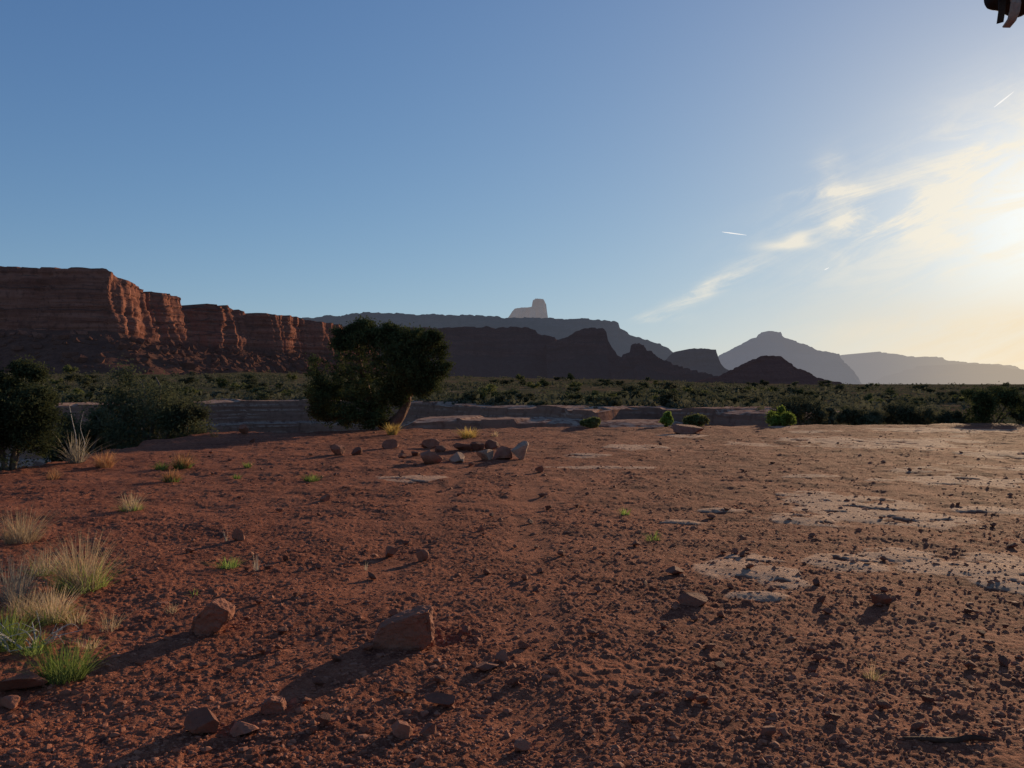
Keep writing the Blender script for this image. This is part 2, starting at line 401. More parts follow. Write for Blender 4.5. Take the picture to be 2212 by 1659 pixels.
MD = mat_mesa('dark_red_cliff', [(.085, .045, .038), (.15, .075, .06), (.05, .032, .027), (.07, .05, .04)], .22, (.038, .034, .044), .42, bumpd=2.4, ns=.05)
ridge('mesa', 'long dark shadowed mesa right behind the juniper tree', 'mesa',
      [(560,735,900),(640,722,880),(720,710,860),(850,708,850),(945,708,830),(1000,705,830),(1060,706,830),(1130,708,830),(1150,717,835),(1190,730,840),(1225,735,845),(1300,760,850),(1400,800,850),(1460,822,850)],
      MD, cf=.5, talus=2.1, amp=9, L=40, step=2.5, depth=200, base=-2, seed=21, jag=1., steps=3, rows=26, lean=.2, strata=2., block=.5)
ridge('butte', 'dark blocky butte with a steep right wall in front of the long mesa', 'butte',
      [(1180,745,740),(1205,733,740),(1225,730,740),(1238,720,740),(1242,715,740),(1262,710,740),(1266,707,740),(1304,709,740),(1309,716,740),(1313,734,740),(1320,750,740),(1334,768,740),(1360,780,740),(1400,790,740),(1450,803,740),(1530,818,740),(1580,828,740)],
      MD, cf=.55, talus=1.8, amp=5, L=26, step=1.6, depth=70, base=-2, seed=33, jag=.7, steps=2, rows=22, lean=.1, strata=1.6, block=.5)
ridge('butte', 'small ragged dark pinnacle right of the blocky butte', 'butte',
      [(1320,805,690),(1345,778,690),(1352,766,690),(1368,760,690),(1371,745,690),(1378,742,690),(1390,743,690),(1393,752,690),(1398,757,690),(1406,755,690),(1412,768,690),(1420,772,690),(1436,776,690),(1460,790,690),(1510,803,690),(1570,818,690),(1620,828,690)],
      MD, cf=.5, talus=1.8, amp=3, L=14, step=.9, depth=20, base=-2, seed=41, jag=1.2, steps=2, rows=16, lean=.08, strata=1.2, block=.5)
MH = mat_mesa('dark_red_hill', [(.12, .05, .04), (.17, .075, .055), (.07, .035, .03)], .3, (.04, .032, .04), .3, bumpd=1.6, ns=.07)
TH = ridge('hill', 'low dark red cone shaped hill with small rock cap below the pyramid butte', 'hill',
      [(1500,826,640),(1560,812,640),(1600,793,640),(1630,777,640),(1650,772,640),(1656,768,640),(1684,769,640),(1690,775,640),(1725,796,640),(1765,816,640),(1830,830,640)],
      MH, cf=.86, talus=1.7, amp=3, L=16, step=1.2, depth=12, base=-2, seed=51, jag=.5, steps=1, rows=6, lean=.1, strata=.6)
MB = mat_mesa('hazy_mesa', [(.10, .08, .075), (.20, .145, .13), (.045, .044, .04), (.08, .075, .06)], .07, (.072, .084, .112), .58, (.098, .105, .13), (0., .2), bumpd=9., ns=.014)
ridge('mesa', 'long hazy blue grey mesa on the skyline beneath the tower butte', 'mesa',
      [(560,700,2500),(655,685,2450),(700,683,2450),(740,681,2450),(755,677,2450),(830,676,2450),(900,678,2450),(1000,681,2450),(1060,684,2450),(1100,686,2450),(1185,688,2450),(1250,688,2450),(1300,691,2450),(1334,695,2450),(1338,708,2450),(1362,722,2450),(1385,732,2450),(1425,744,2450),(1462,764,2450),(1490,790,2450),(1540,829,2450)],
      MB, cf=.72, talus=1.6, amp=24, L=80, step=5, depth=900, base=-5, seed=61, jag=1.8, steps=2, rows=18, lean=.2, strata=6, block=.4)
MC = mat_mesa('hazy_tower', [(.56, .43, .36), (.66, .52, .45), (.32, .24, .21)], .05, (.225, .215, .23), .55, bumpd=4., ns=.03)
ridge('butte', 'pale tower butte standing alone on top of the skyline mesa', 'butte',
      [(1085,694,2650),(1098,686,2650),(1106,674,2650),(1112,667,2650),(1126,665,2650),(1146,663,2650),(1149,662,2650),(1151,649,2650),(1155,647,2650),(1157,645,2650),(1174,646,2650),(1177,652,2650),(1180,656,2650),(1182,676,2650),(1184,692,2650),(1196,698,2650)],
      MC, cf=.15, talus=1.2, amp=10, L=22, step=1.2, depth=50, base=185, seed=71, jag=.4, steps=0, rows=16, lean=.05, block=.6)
MGm = mat_mesa('hazy_small_mesa', [(.10, .07, .062), (.16, .105, .092), (.06, .05, .046)], .1, (.068, .067, .082), .50, bumpd=3., ns=.02)
ridge('mesa', 'small flat topped mesa between the ragged pinnacle and the pyramid butte', 'mesa',
      [(1420,800,1500),(1452,786,1500),(1470,766,1500),(1478,758,1500),(1482,755,1500),(1498,753,1500),(1530,753,1500),(1549,755,1500),(1552,768,1500),(1557,784,1500),(1568,797,1500),(1600,812,1500),(1650,830,1500)],
      MGm, cf=.55, talus=1.4, amp=8, L=36, step=3, depth=120, base=-4, seed=81, jag=.8, steps=2, rows=16, lean=.1, strata=3, block=.5)
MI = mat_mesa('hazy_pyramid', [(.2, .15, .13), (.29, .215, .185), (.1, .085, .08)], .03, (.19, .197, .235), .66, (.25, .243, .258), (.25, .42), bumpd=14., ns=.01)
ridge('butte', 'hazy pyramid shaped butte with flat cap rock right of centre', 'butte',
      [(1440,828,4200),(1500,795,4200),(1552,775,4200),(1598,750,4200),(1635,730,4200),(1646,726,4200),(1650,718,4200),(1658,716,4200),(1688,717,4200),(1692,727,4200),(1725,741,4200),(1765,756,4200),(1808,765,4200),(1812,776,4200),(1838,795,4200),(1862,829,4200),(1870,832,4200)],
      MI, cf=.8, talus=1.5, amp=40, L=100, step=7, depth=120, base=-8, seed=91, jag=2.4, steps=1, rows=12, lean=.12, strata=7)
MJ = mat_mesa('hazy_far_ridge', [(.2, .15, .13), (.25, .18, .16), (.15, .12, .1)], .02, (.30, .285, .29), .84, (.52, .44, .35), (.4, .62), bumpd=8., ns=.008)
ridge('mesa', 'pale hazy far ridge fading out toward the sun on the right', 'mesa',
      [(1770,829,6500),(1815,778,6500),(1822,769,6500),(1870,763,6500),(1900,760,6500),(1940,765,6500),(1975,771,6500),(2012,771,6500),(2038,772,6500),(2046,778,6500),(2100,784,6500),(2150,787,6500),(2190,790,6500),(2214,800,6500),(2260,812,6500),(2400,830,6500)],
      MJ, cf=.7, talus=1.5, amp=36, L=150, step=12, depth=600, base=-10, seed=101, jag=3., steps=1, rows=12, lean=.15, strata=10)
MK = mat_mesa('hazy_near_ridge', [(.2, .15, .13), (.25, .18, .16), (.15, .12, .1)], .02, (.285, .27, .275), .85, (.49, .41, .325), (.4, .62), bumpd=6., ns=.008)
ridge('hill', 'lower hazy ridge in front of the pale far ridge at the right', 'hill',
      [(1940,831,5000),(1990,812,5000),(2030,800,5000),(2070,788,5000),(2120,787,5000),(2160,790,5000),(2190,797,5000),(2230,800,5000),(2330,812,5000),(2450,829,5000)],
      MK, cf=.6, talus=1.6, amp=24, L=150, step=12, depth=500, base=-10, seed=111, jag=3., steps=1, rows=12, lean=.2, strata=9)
# canyon wall across the wash
ML = mat_mesa('ledge_sandstone', [(.22, .115, .08), (.27, .15, .107), (.16, .082, .058), (.48, .32, .23)], .6, bumpd=.06, ns=.5, sb=.25)
ridge('canyon_wall', 'banded sandstone canyon wall with pale slickrock rim across the wash', 'canyon wall',
      [(px, py, d) for px, py, d in zip(FAR_PX, FAR_PY, FAR_D)], ML, cf=.12, talus=1.2, amp=.45, L=16, step=.28, depth=5.5, base=-4.4, seed=121, jag=.10, steps=2, rows=32, lean=.30, strata=.06, block=.1, sn=.06)
ridge('rock_ledge', 'lower pale sandstone shelf in the wash right of the juniper', 'rock ledge',
      [(870,922,49),(890,908,49),(960,905,49),(1040,907,48),(1100,908,47),(1160,906,47),(1205,908,46),(1260,911,45),(1320,914,44),(1350,925,43)], ML, cf=.2, talus=1.2, amp=.4, L=12, step=.2, depth=4., base=-4.4, seed=131, jag=.08, steps=1, rows=20, lean=.2, strata=.06, sn=.05)

# ------------------------------------------------------------------ rocks
RED = mat_rock('red_sandstone', (.25, .092, .054), (.33, .135, .084), (.15, .06, .04), 5)
PALE = mat_rock('pale_sandstone', (.33, .185, .125), (.43, .27, .19), (.22, .11, .072), 5)
DARKR = mat_rock('dark_red_sandstone', (.18, .068, .043), (.24, .095, .06), (.11, .047, .033), 6)
def rock_v(sub, seed, planes=13, tight=.62):
    r = np.random.default_rng(seed); V, Fc = ICO[sub]; V = V.copy()
    for _ in range(planes):
        n = r.normal(size=3); n /= np.linalg.norm(n); d = r.uniform(tight, .92)
        V -= np.outer(np.maximum(V@n-d, 0), n)
    k = .045*fbm(V[:, 0]*2+seed, V[:, 1]*2+V[:, 2]*1.7, seed % 97, 4)
    V *= (1+k)[:, None]
    mn, mx = V.min(0), V.max(0); V = (V-(mn+mx)/2)/((mx-mn)/2)
    return V, Fc
def rock(px, py, w, h, label, mat, seed, cat='rock', group=None, sub=4, depth=.8, planes=12, name='rock', tight=.28):
    x, Y, z = at(px, py); sx = w/F*Y/2; sz = h/F*Y/2
    V, Fc = rock_v(sub, seed, planes, tight); V = V*np.array([sx, sx*depth, sz*1.14])
    o = put(name, V, Fc, mat, loc=(x, Y+sx*depth*.6, z+sz*.84))
    return tag(o, label, cat, group)
def hull_rock(poly, py, depth, label, mat, seed, name='boulder', cat='boulder'):
    cx = sum(p[0] for p in poly)/len(poly); x, Y, z = at(cx, py)
    cyy = sum(p[1] for p in poly)/len(poly)
    pts = []
    for k, dd in ((.93, 0), (1.0, depth*.35), (.86, depth*.8), (.6, depth)):
        for a, b in poly:
            pts.append(((cx+(a-cx)*k-cx)/F*Y, dd, (py-(cyy+(b-cyy)*k))/F*Y-.012))
    bm = bmesh.new()
    for p in pts: bm.verts.new(p)
    bmesh.ops.convex_hull(bm, input=bm.verts)
    bmesh.ops.delete(bm, geom=[v for v in bm.verts if not v.link_faces], context='VERTS')
    bmesh.ops.bevel(bm, geom=list(bm.edges), offset=.006, segments=2, affect='EDGES', clamp_overlap=True)
    bmesh.ops.triangulate(bm, faces=bm.faces)
    for _ in range(4):
        bmesh.ops.subdivide_edges(bm, edges=[e for e in bm.edges if e.calc_length() > .014], cuts=1); bmesh.ops.triangulate(bm, faces=[f for f in bm.faces if len(f.verts) > 3])
    bm.normal_update()
    V = np.array([v.co[:] for v in bm.verts]); Nn = np.array([v.normal[:] for v in bm.verts]); bm.verts.index_update()
    Fc = np.array([[v.index for v in f.verts] for f in bm.faces]); bm.free()
    k = .010*fbm(V[:, 0]*9+seed, V[:, 2]*9+V[:, 1]*7, seed, 5, .6)-.012*np.abs(perlin(V[:, 0]*14+V[:, 1]*9, V[:, 2]*22, seed+5))
    o = put(name, V+Nn*k[:, None], Fc, mat, loc=(x, Y, z), smooth=False)
    return tag(o, label, cat)
hull_rock([(796,1404),(806,1368),(820,1348),(903,1317),(931,1314),(938,1384),(918,1403),(888,1411)], 1404, .30, 'largest foreground boulder, angular red sandstone with sloping top and long shadow', RED, 5)
hull_rock([(403,1366),(412,1340),(438,1312),(456,1297),(496,1318),(494,1340),(472,1364),(440,1381)], 1374, .22, 'leaning red boulder on the dirt right of the green left foreground tufts', RED, 15)
hull_rock([(556,1538),(560,1518),(580,1504),(608,1508),(619,1540)], 1540, .10, 'angular stone with sunlit tip near the bottom, below the two big boulders', RED, 25, 'rock', 'rock')
RK = [(430,1592,80,52,'broad rough rock at the bottom left of the angular stone',DARKR),(522,1590,64,26,'flat red slab low at the bottom beside the angular stone',RED),
 (865,1592,50,34,'red wedge of rock near the bottom below the largest boulder',RED),(40,1497,90,34,'flat dark rock at the left edge below the green tuft',DARKR),
 (12,1532,46,26,'reddish stone cut by the left edge near the bottom corner',RED),(1500,1312,66,26,'low mounded dark rock right of centre before the slickrock',DARKR),
 (1908,1308,54,26,'rounded dark rock right of the pale slickrock slabs',DARKR),(1460,1244,42,17,'small flat rock above the low mounded rock',DARKR),
 (1085,1434,30,26,'small rounded stone right of the largest boulder',RED),(1052,1452,52,18,'flat dark stone beside the small rounded stone',DARKR),
 (845,1202,30,24,'small pale red stone in the middle, left one of a pair',RED),(912,1212,28,26,'small pale red stone in the middle, right one of a pair',RED),
 (515,1170,28,26,'small upright stone above the lone green tuft',RED),(1038,1148,16,18,'small rounded stone alone in the middle ground',RED),
 (1130,1618,40,22,'small reddish stone at the bottom middle',RED),(700,1084,22,16,'small stone on the dirt below the fire ring, left side',RED),
 (925,1590,40,22,'dark red clod at the bottom right of the red wedge',DARKR),(1660,1592,34,18,'small dark stone at the bottom right of centre',DARKR),
 (950,1527,66,24,'crumbly dark clod of earth straight below the largest boulder',DARKR),(1165,1021,20,15,'small stone just right of the fire ring',RED),
 (525,938,22,22,'small upright block on the rim left of the juniper',RED),(1490,937,74,20,'low flat boulder on the rim right of centre',RED),(1535,1407,30,16,'small dark stone below the low mounded rock',DARKR)]
for k, (px, py, w, h, lab, mt) in enumerate(RK): rock(px, py, w, h, lab, mt, 500+k*7, sub=4)
RING = [(727,985,33,25,'reddish rock at the left end of the fire ring',RED),(770,983,23,18,'small dark rock second from the left in the fire ring',DARKR),
 (841,969,35,20,'flat topped rock at the back left of the fire ring',RED),(929,969,42,21,'wide rock at the back middle of the fire ring',RED),
 (931,1002,52,30,'large rounded red rock at the front of the fire ring',RED),(986,998,34,22,'light faced rock right of the large front rock',PALE),
 (1047,995,38,23,'pale rock at the front right of the fire ring',PALE),(1086,992,42,29,'rounded rock touching the upright pale stone',RED),
 (1123,993,40,40,'pale upright pointed stone at the right end of the fire ring',PALE),(998,974,42,17,'dark rock at the back of the fire ring, centre',DARKR),
 (1030,973,32,19,'dark rock at the back behind the pale front rock',DARKR),(1062,973,32,22,'tall dark rock at the back right of the fire ring',DARKR),
 (868,990,20,12,'tiny stone inside the left part of the fire ring',RED),(897,986,18,11,'tiny stone left of the large front rock',DARKR),(950,977,26,14,'small rock behind the large front rock',DARKR)]
for k, (px, py, w, h, lab, mt) in enumerate(RING): rock(px, py, w, h, lab, mt, 900+k*5, sub=3, group='rocks of the fire ring', depth=.9, tight=.42, planes=13)
protos = []
for k in range(6):
    V, Fc = rock_v(2, 40+k, 9, .3); protos.append(mesh_np('stone', V*np.array([.5, .42, .32]), Fc, (RED, DARKR, RED)[k % 3]))
for k in range(140):
    py = 950+640*rng.random()**.9; px = rng.uniform(20, 2190)
    if px < 330 and py < 1500: px += 400
    x, Y, z = at(px, py)
    o = bpy.data.objects.new('stone', protos[k % 6]); C.objects.link(o)
    s = rng.uniform(.022, .05)*(1+Y*.10); o.location = (x, Y, z+s*.2+.008); o.scale = (s*rng.uniform(.8, 1.4), s, s*rng.uniform(.8, 1.3)); o.rotation_euler = (rng.uniform(-.3, .3), rng.uniform(-.3, .3), rng.uniform(0, 6.3))
    tag(o, 'small loose reddish stone lying on the open dirt', 'stone', 'small loose stones scattered over the dirt')
n = 22000
py = CY+92+745*rng.random(n)**.9; px = rng.uniform(-150, 2360, n)
Yg = CH*F/(py-CY); xg = (px-CX)/F*Yg
ok = (Yg < yrim(xg)-1) & (xg > xleft(Yg)+.5) & (fbm(xg*.5, Yg*.5, 70, 3) > -.5); Yg, xg = Yg[ok], xg[ok]
zg = H0(xg, Yg)+relief(xg, Yg)[0]
V1, F1 = ICO[1]; n = len(xg)
s = rng.uniform(.0025, .008, n)*(1+Yg*.09)*(1+1.2*(rng.random(n) > .94))
jit = 1+.35*rng.standard_normal((n, len(V1), 1)).clip(-1, 1)
VV = V1[None]*jit*s[:, None, None]*np.array([1.2, 1, .75])+np.stack([xg, Yg, zg], -1)[:, None, :]
FF = F1[None]+(np.arange(n)*len(V1))[:, None, None]
MGR = mat_rock('gravel', (.24, .082, .045), (.34, .135, .078), (.46, .22, .135), 3, .005)
tag(put('gravel', VV.reshape(-1, 3), FF.reshape(-1, 3), MGR), 'loose reddish gravel and crumbs of earth over the dirt', 'gravel', kind='stuff')

# ------------------------------------------------------------------ vegetation
def foliage(lobes, ncl, nlf, cr, ls, r, asp=.45, up=0., shell=.45):
    lobes = np.array(lobes, float); nl = len(lobes)
    d = r.normal(size=(nl, ncl, 3)); d /= np.linalg.norm(d, axis=2, keepdims=True)
    rad = r.random((nl, ncl, 1))**shell
    c = (lobes[:, None, :3]+d*rad*lobes[:, None, 3:6]).reshape(-1, 3); k = len(c)
    keep = r.random(k)
    p = (c[:, None, :]+r.normal(size=(k, nlf, 3))*cr*np.array([1, 1, .8])*(.6+.8*keep)[:, None, None]).reshape(-1, 3)
    n = len(p)
    a = r.normal(size=(n, 3)); a[:, 2] += up; a /= np.linalg.norm(a, axis=1, keepdims=True)
    b = np.cross(a, r.normal(size=(n, 3))); b /= np.linalg.norm(b, axis=1, keepdims=True)+1e-9
    l = ls*r.uniform(.6, 1.3, (n, 1))
    V = np.stack([p-a*l, p+b*l*asp, p+a*l, p-b*l*asp], 1).reshape(-1, 3)
    return V, np.arange(n*4).reshape(-1, 4)
def tube(path, rad, seg=9, seed=0, bumpy=.12):
    path = np.array(path, float); n0 = len(path)
    t = np.linspace(0, n0-1, (n0-1)*5+1)
    def cr(v):
        i = np.clip(np.floor(t).astype(int), 0, n0-2); f = (t-i)[:, None] if v.ndim > 1 else t-i
        p0 = v[np.maximum(i-1, 0)]; p1 = v[i]; p2 = v[i+1]; p3 = v[np.minimum(i+2, n0-1)]
        return .5*((2*p1)+(-p0+p2)*f+(2*p0-5*p1+4*p2-p3)*f**2+(-p0+3*p1-3*p2+p3)*f**3)
    c = cr(path); rr = np.interp(t, np.arange(n0), rad)
    tg = np.gradient(c, axis=0); tg /= np.linalg.norm(tg, axis=1, keepdims=True)+1e-9
    ref = np.array([.3, 1., .1]); a = np.cross(tg, ref); a /= np.linalg.norm(a, axis=1, keepdims=True)+1e-9; b = np.cross(tg, a)
    th = np.arange(seg)*2*math.pi/seg
    m = 1+bumpy*perlin(np.cos(th)[None, :]*2+t[:, None]*.35+seed, np.sin(th)[None, :]*2+t[:, None]*.5, seed)*2
    V = c[:, None, :]+rr[:, None, None]*m[:, :, None]*(np.cos(th)[None, :, None]*a[:, None, :]+np.sin(th)[None, :, None]*b[:, None, :])
    M = len(t); i = np.arange(M-1)[:, None]*seg; j = np.arange(seg)[None, :]; j2 = (j+1) % seg
    q = np.stack([i+j, i+j2, i+seg+j2, i+seg+j], -1).reshape(-1, 4)
    return V.reshape(-1, 3), q
def join(parts):
    Vs, Fs, o = [], [], 0
    for V, f in parts: Vs.append(V); Fs.append(f+o); o += len(V)
    return np.vstack(Vs), np.vstack(Fs)
L_JUN = mat_leaf('juniper_foliage', (.036, .046, .021), (.085, .097, .040), .25, 1.5)
L_DARK = mat_leaf('dark_scrub_foliage', (.06, .064, .037), (.11, .108, .062), .28, 1.)
L_SCR = mat_leaf('olive_scrub_foliage', (.075, .084, .045), (.13, .135, .075), .3, 1.)
L_SAGE = mat_leaf('sage_foliage', (.105, .105, .066), (.175, .16, .105), .3, 1.)
L_BRT = mat_leaf('bright_foliage', (.15, .21, .04), (.23, .28, .07), .5, 2.)
L_OLV = mat_leaf('olive_foliage', (.11, .125, .045), (.17, .165, .07), .4, 2.)
L_DRY = mat_leaf('dry_grass', (.50, .36, .21), (.64, .48, .30), .52, 6.)
L_GREY = mat_leaf('grey_grass', (.36, .31, .24), (.47, .41, .32), .5, 6.)
L_GRN = mat_leaf('green_shoots', (.17, .24, .05), (.28, .34, .10), .55, 6.)
L_RUST = mat_leaf('rust_grass', (.42, .20, .09), (.52, .30, .15), .5, 6.)
L_GOLD = mat_leaf('gold_grass', (.46, .31, .08), (.55, .41, .14), .5, 6.)
BARK = mat_rock('juniper_bark', (.12, .058, .038), (.18, .088, .056), (.06, .033, .024), 9, .03)
WOOD = mat_rock('grey_dead_wood', (.42, .37, .32), (.52, .47, .41), (.28, .24, .2), 20, .003)
STEM = mat_rock('shrub_stem', (.10, .075, .055), (.15, .11, .08), (.06, .045, .035), 12, .004)
STICK = mat_rock('dark_stick_wood', (.06, .03, .02), (.09, .045, .03), (.035, .02, .015), 25, .003)

# the juniper
JY = 28.9; jb = P(848, 926, JY); jb[2] = gz(jb[0], JY)
jt = tag(empty('juniper_tree', jb), 'big dark juniper tree with a twisted leaning trunk behind the fire ring', 'tree')
def J(px, py, dy=0): return P(px, py, JY+dy)-jb
def JP(*pts): return [J(*p) for p in pts]
tk = tube([J(842, 934), J(852, 914), J(868, 894, .1), J(878, 868, .2), J(876, 842, .3), J(864, 815, .4), J(854, 780, .5)], [.30, .20, .15, .13, .12, .10, .06], 14, 3, .28)
t2 = tube(JP((838, 930), (822, 908, .2), (806, 880, .3), (792, 840, .2), (778, 790, .1), (772, 745)), [.24, .15, .12, .11, .08, .04], 10, 5, .25)
put('trunk', *join([tk, t2]), BARK, jt, smooth=True)
for k, (p, rr) in enumerate([(((875, 842, .3), (893, 815, .5), (908, 785, .5), (920, 750, .4)), (.09, .07, .05, .02)), (((864, 815, .4), (850, 780, .6), (845, 740, .6)), (.09, .07, .03)),
      (((806, 880, .3), (770, 865, .2), (730, 860, .2), (700, 850, .2)), (.1, .08, .05, .03)), (((792, 840, .2), (750, 815, .5), (720, 790, .6)), (.09, .06, .03)),
      (((878, 868, .2), (902, 838, .4), (926, 815, .5)), (.05, .04, .02)), (((822, 908, .2), (790, 900, .2), (740, 890, .2)), (.08, .06, .03))]):
    put('limb', *tube(JP(*p), rr, 8, 10+k, .2), BARK, jt, smooth=True)
k = JY/F
lob = [(775,762,64,56),(846,752,54,42),(738,818,68,58),(712,868,46,42),(786,850,56,54),(915,770,48,48),(893,744,44,28),(822,800,62,58),(765,718,34,16),(700,838,32,36),(943,800,26,32),(800,726,40,20),
       (842,714,22,10),(745,740,28,20),(770,895,54,30),(735,898,50,24),(872,788,48,44),(932,732,22,14),(955,772,14,18),(900,815,38,26),(822,876,36,40),(690,885,22,24),(862,728,34,20),(846,838,28,30),(805,908,34,18),(925,832,26,18),
       (880,765,50,40),(890,800,40,34),(862,858,18,18),(905,838,24,16),
       (728,720,12,10),(786,702,18,8),(770,706,12,8),(903,716,16,8),(938,722,10,8),(960,748,10,12),(966,792,7,12),(674,806,12,14),(668,852,9,14),(838,704,10,6),(880,718,10,8),(680,780,9,9)]
lobes = []
for px, py, rx, ry in lob:
    c = J(px, py, rng.uniform(-.35, .35)); lobes.append((*c, rx*k, max(rx*k*.9, .3), ry*k))
big = [l for l, s_ in zip(lobes, lob) if s_[2] > 16]; small = [l for l, s_ in zip(lobes, lob) if s_[2] <= 16]
fa = foliage(big, 64, 40, .095, .048, rng); fb = foliage(small, 10, 36, .075, .046, rng)
put('crown', *join([fa, fb]), L_JUN, jt)

def bush(name, label, cat, x, y, w, h, mat, nlobe=9, ncl=28, nlf=22, leaf=.05, group=None, sparse=False, seed=0, z=None, stems=6, rough=0):
    r = np.random.default_rng(seed+1000); zz = gz(x, y) if z is None else z
    root = tag(empty(name, (x, y, zz)), label, cat, group)
    lobes = []; tubes = []
    for k in range(nlobe):
        a = r.uniform(0, 6.283); rad = w*.5*math.sqrt(r.random())*.75; hh = h*r.uniform(.3, .88)*(1-.3*(rad/(w*.5))**2)
        rl = w*r.uniform(.13, .24)
        if sparse: rl *= .8
        lobes.append((rad*math.cos(a), rad*math.sin(a), hh, rl, rl, min(rl*r.uniform(.6, 1.), h*.22)))
        if k < stems:
            b = np.array([r.uniform(-.06, .06)*w, r.uniform(-.06, .06)*w, -.06]); e = np.array(lobes[-1][:3])
            tubes.append(tube([b, b*.4+e*.4+r.normal(size=3)*.05*w*np.array([1, 1, .3]), e, e+np.array([r.normal()*.08*w, r.normal()*.08*w, h*.14])], np.array([.03, .022, .012, .004])*max(h, .5)*.8, 6, k))
    for k in range(rough):   # stray sprays that break the outline
        a = r.uniform(0, 6.283); rad = w*r.uniform(.2, .52); hh = h*r.uniform(.6, 1.08)*(1-.4*(rad/(w*.5))**2); rl = w*r.uniform(.05, .09)
        lobes.append((rad*math.cos(a), rad*math.sin(a), hh, rl, rl, rl*r.uniform(.8, 1.6)))
    if not sparse: lobes += [(0, 0, h*.3, w*.42, w*.38, h*.3)]
    put('stem', *join(tubes), STEM, root, smooth=True)
    put('foliage', *foliage(lobes, ncl, nlf, w*.045, leaf, r, shell=.4), mat, root)
    return root
def bush_at(px, top, wpx, Y, mat, label, **kw):
    x = (px-CX)/F*Y; z = gz(x, Y); h = CH-(top-CY)/F*Y-z
    return bush(kw.pop('name', 'shrub'), label, kw.pop('cat', 'shrub'), x, Y, wpx/F*Y, h, mat, **kw)
L_EDGE = mat_leaf('edge_bush_foliage', (.045, .055, .027), (.10, .11, .052), .28, 1.5)
bush_at(20, 782, 200, 15.8, L_EDGE, 'large dense dark bush at the left edge below the cliff mesa', seed=1, nlobe=24, ncl=42, nlf=34, leaf=.033, rough=20)
bush_at(310, 798, 290, 27, L_SCR, 'wide open olive green scrub tree on the wash edge between left bush and juniper', seed=2, nlobe=40, ncl=30, nlf=26, leaf=.05, sparse=True, stems=20, rough=12)
bush_at(160, 858, 140, 21, L_SCR, 'low olive green scrub just right of the large left bush', seed=3, nlobe=18, ncl=24, nlf=22, leaf=.045, sparse=True, stems=10, rough=6)
bush_at(400, 868, 90, 26.5, L_DARK, 'small dark scrub at the right foot of the open scrub tree', seed=33, nlobe=9, ncl=22, nlf=20, leaf=.05, sparse=True)
RB = [(1680,880,66,31.8,L_BRT,'bright green leafy shrub on the rim right of centre',4),(1438,890,28,30.3,L_BRT,'narrow upright bright shrub on the rim, left of the bright green one',5),
 (1500,897,54,30.6,L_OLV,'low olive shrub on the rim between two bright shrubs',6),(1277,903,38,29.8,L_OLV,'small olive shrub on the rim right of the fire ring',7),
 (1860,870,86,36,L_DARK,'rounded dark bush left in the row along the right rim',8),(1965,872,120,37,L_DARK,'broad dark bush in the middle of the right rim row',9),
 (1725,852,110,38,L_DARK,'tall brownish bush behind the bright green leafy shrub',10),(2150,824,120,34,L_JUN,'tallest dark juniper bush near the right edge',11),
 (2060,892,70,36,L_DARK,'low dark bush left of the tallest right bush',12),(2225,850,80,36,L_DARK,'dark bush cut by the right edge',13),(1790,880,56,40,L_SAGE,'grey green shrub between the brownish and rounded bushes',14)]
for px, top, w, Y, mt, lab, sd in RB:
    bush_at(px, top, w, Y, mt, lab, seed=sd, nlobe=10, ncl=26, nlf=22, leaf=.055 if mt is not L_BRT else .045, rough=6)

SH = []
for k in range(8):
    r = np.random.default_rng(300+k); lobes = []
    for q_ in range(8):
        a = r.uniform(0, 6.28); rad = .38*math.sqrt(r.random()); lobes.append((rad*math.cos(a), rad*math.sin(a), r.uniform(.2, .66), r.uniform(.10, .24), r.uniform(.10, .24), r.uniform(.1, .22)))
    lobes.append((0, 0, .22, .40, .40, .22))
    SH.append(mesh_np('shrub', *foliage(lobes, 14, 9, .05, .06, r), (L_DARK, L_SAGE, L_DARK, L_SCR, L_DARK, L_OLV, L_JUN, L_SCR)[k]))
cnt = 0
REG = [(-.68, -.26, 'dark desert shrub on the flats below the red cliff mesa', 'shrubs on the flats below the red cliff mesa'),
       (-.26, .22, 'dark desert shrub on the flats below the long dark mesa', 'shrubs on the flats below the long dark mesa'),
       (.22, .66, 'dark desert shrub on the right hand flats below the hazy buttes', 'shrubs on the right hand flats')]
while cnt < 298:
    u = rng.uniform(-.66, .66)
    yf = float(np.interp(u, FAR_U, FAR_D)) if u < .33 else 50
    Y = (yf+3)/(1-rng.random()*.86)
    if Y > 520: continue
    x = u*Y
    if perlin(np.array([x*.03]), np.array([Y*.012]), 77)[0] < rng.uniform(-.6, .1): continue
    z = gz(x, Y); s = rng.uniform(.8, 1.9)*(1+.6*(rng.random() > .86))*(1+Y/380.)
    s = min(s, .75+Y/95.) if u < .2 else min(s, .3+Y/90.)
    o = bpy.data.objects.new('shrub', SH[cnt % 8]); C.objects.link(o)
    o.location = (x, Y, z-.08); o.scale = (s*rng.uniform(1., 1.7), s*1.3, s*rng.uniform(.75, 1.05)); o.rotation_euler = (0, 0, rng.uniform(0, 6.28))
    for a, b, lab, gr in REG:
        if a <= u < b: tag(o, lab, 'shrub', gr)
    cnt += 1
n = 22000
u = rng.uniform(-.7, .7, n); Yf = np.interp(u, FAR_U, FAR_D); Yf = np.where(u > .33, 40, Yf)
Yq = (Yf+3)/(1-rng.random(n)*.965); xq = u*Yq
ok = perlin(xq*.03, Yq*.012, 77)+.5*perlin(xq*.1, Yq*.05, 78) > rng.uniform(-.6, .45, n); u, Yq, xq = u[ok], Yq[ok], xq[ok]; n = len(u)
zq = H0(xq, Yq)
sz = (.2+.6*rng.random(n)**2)*(1+Yq/260)
m_ = 12
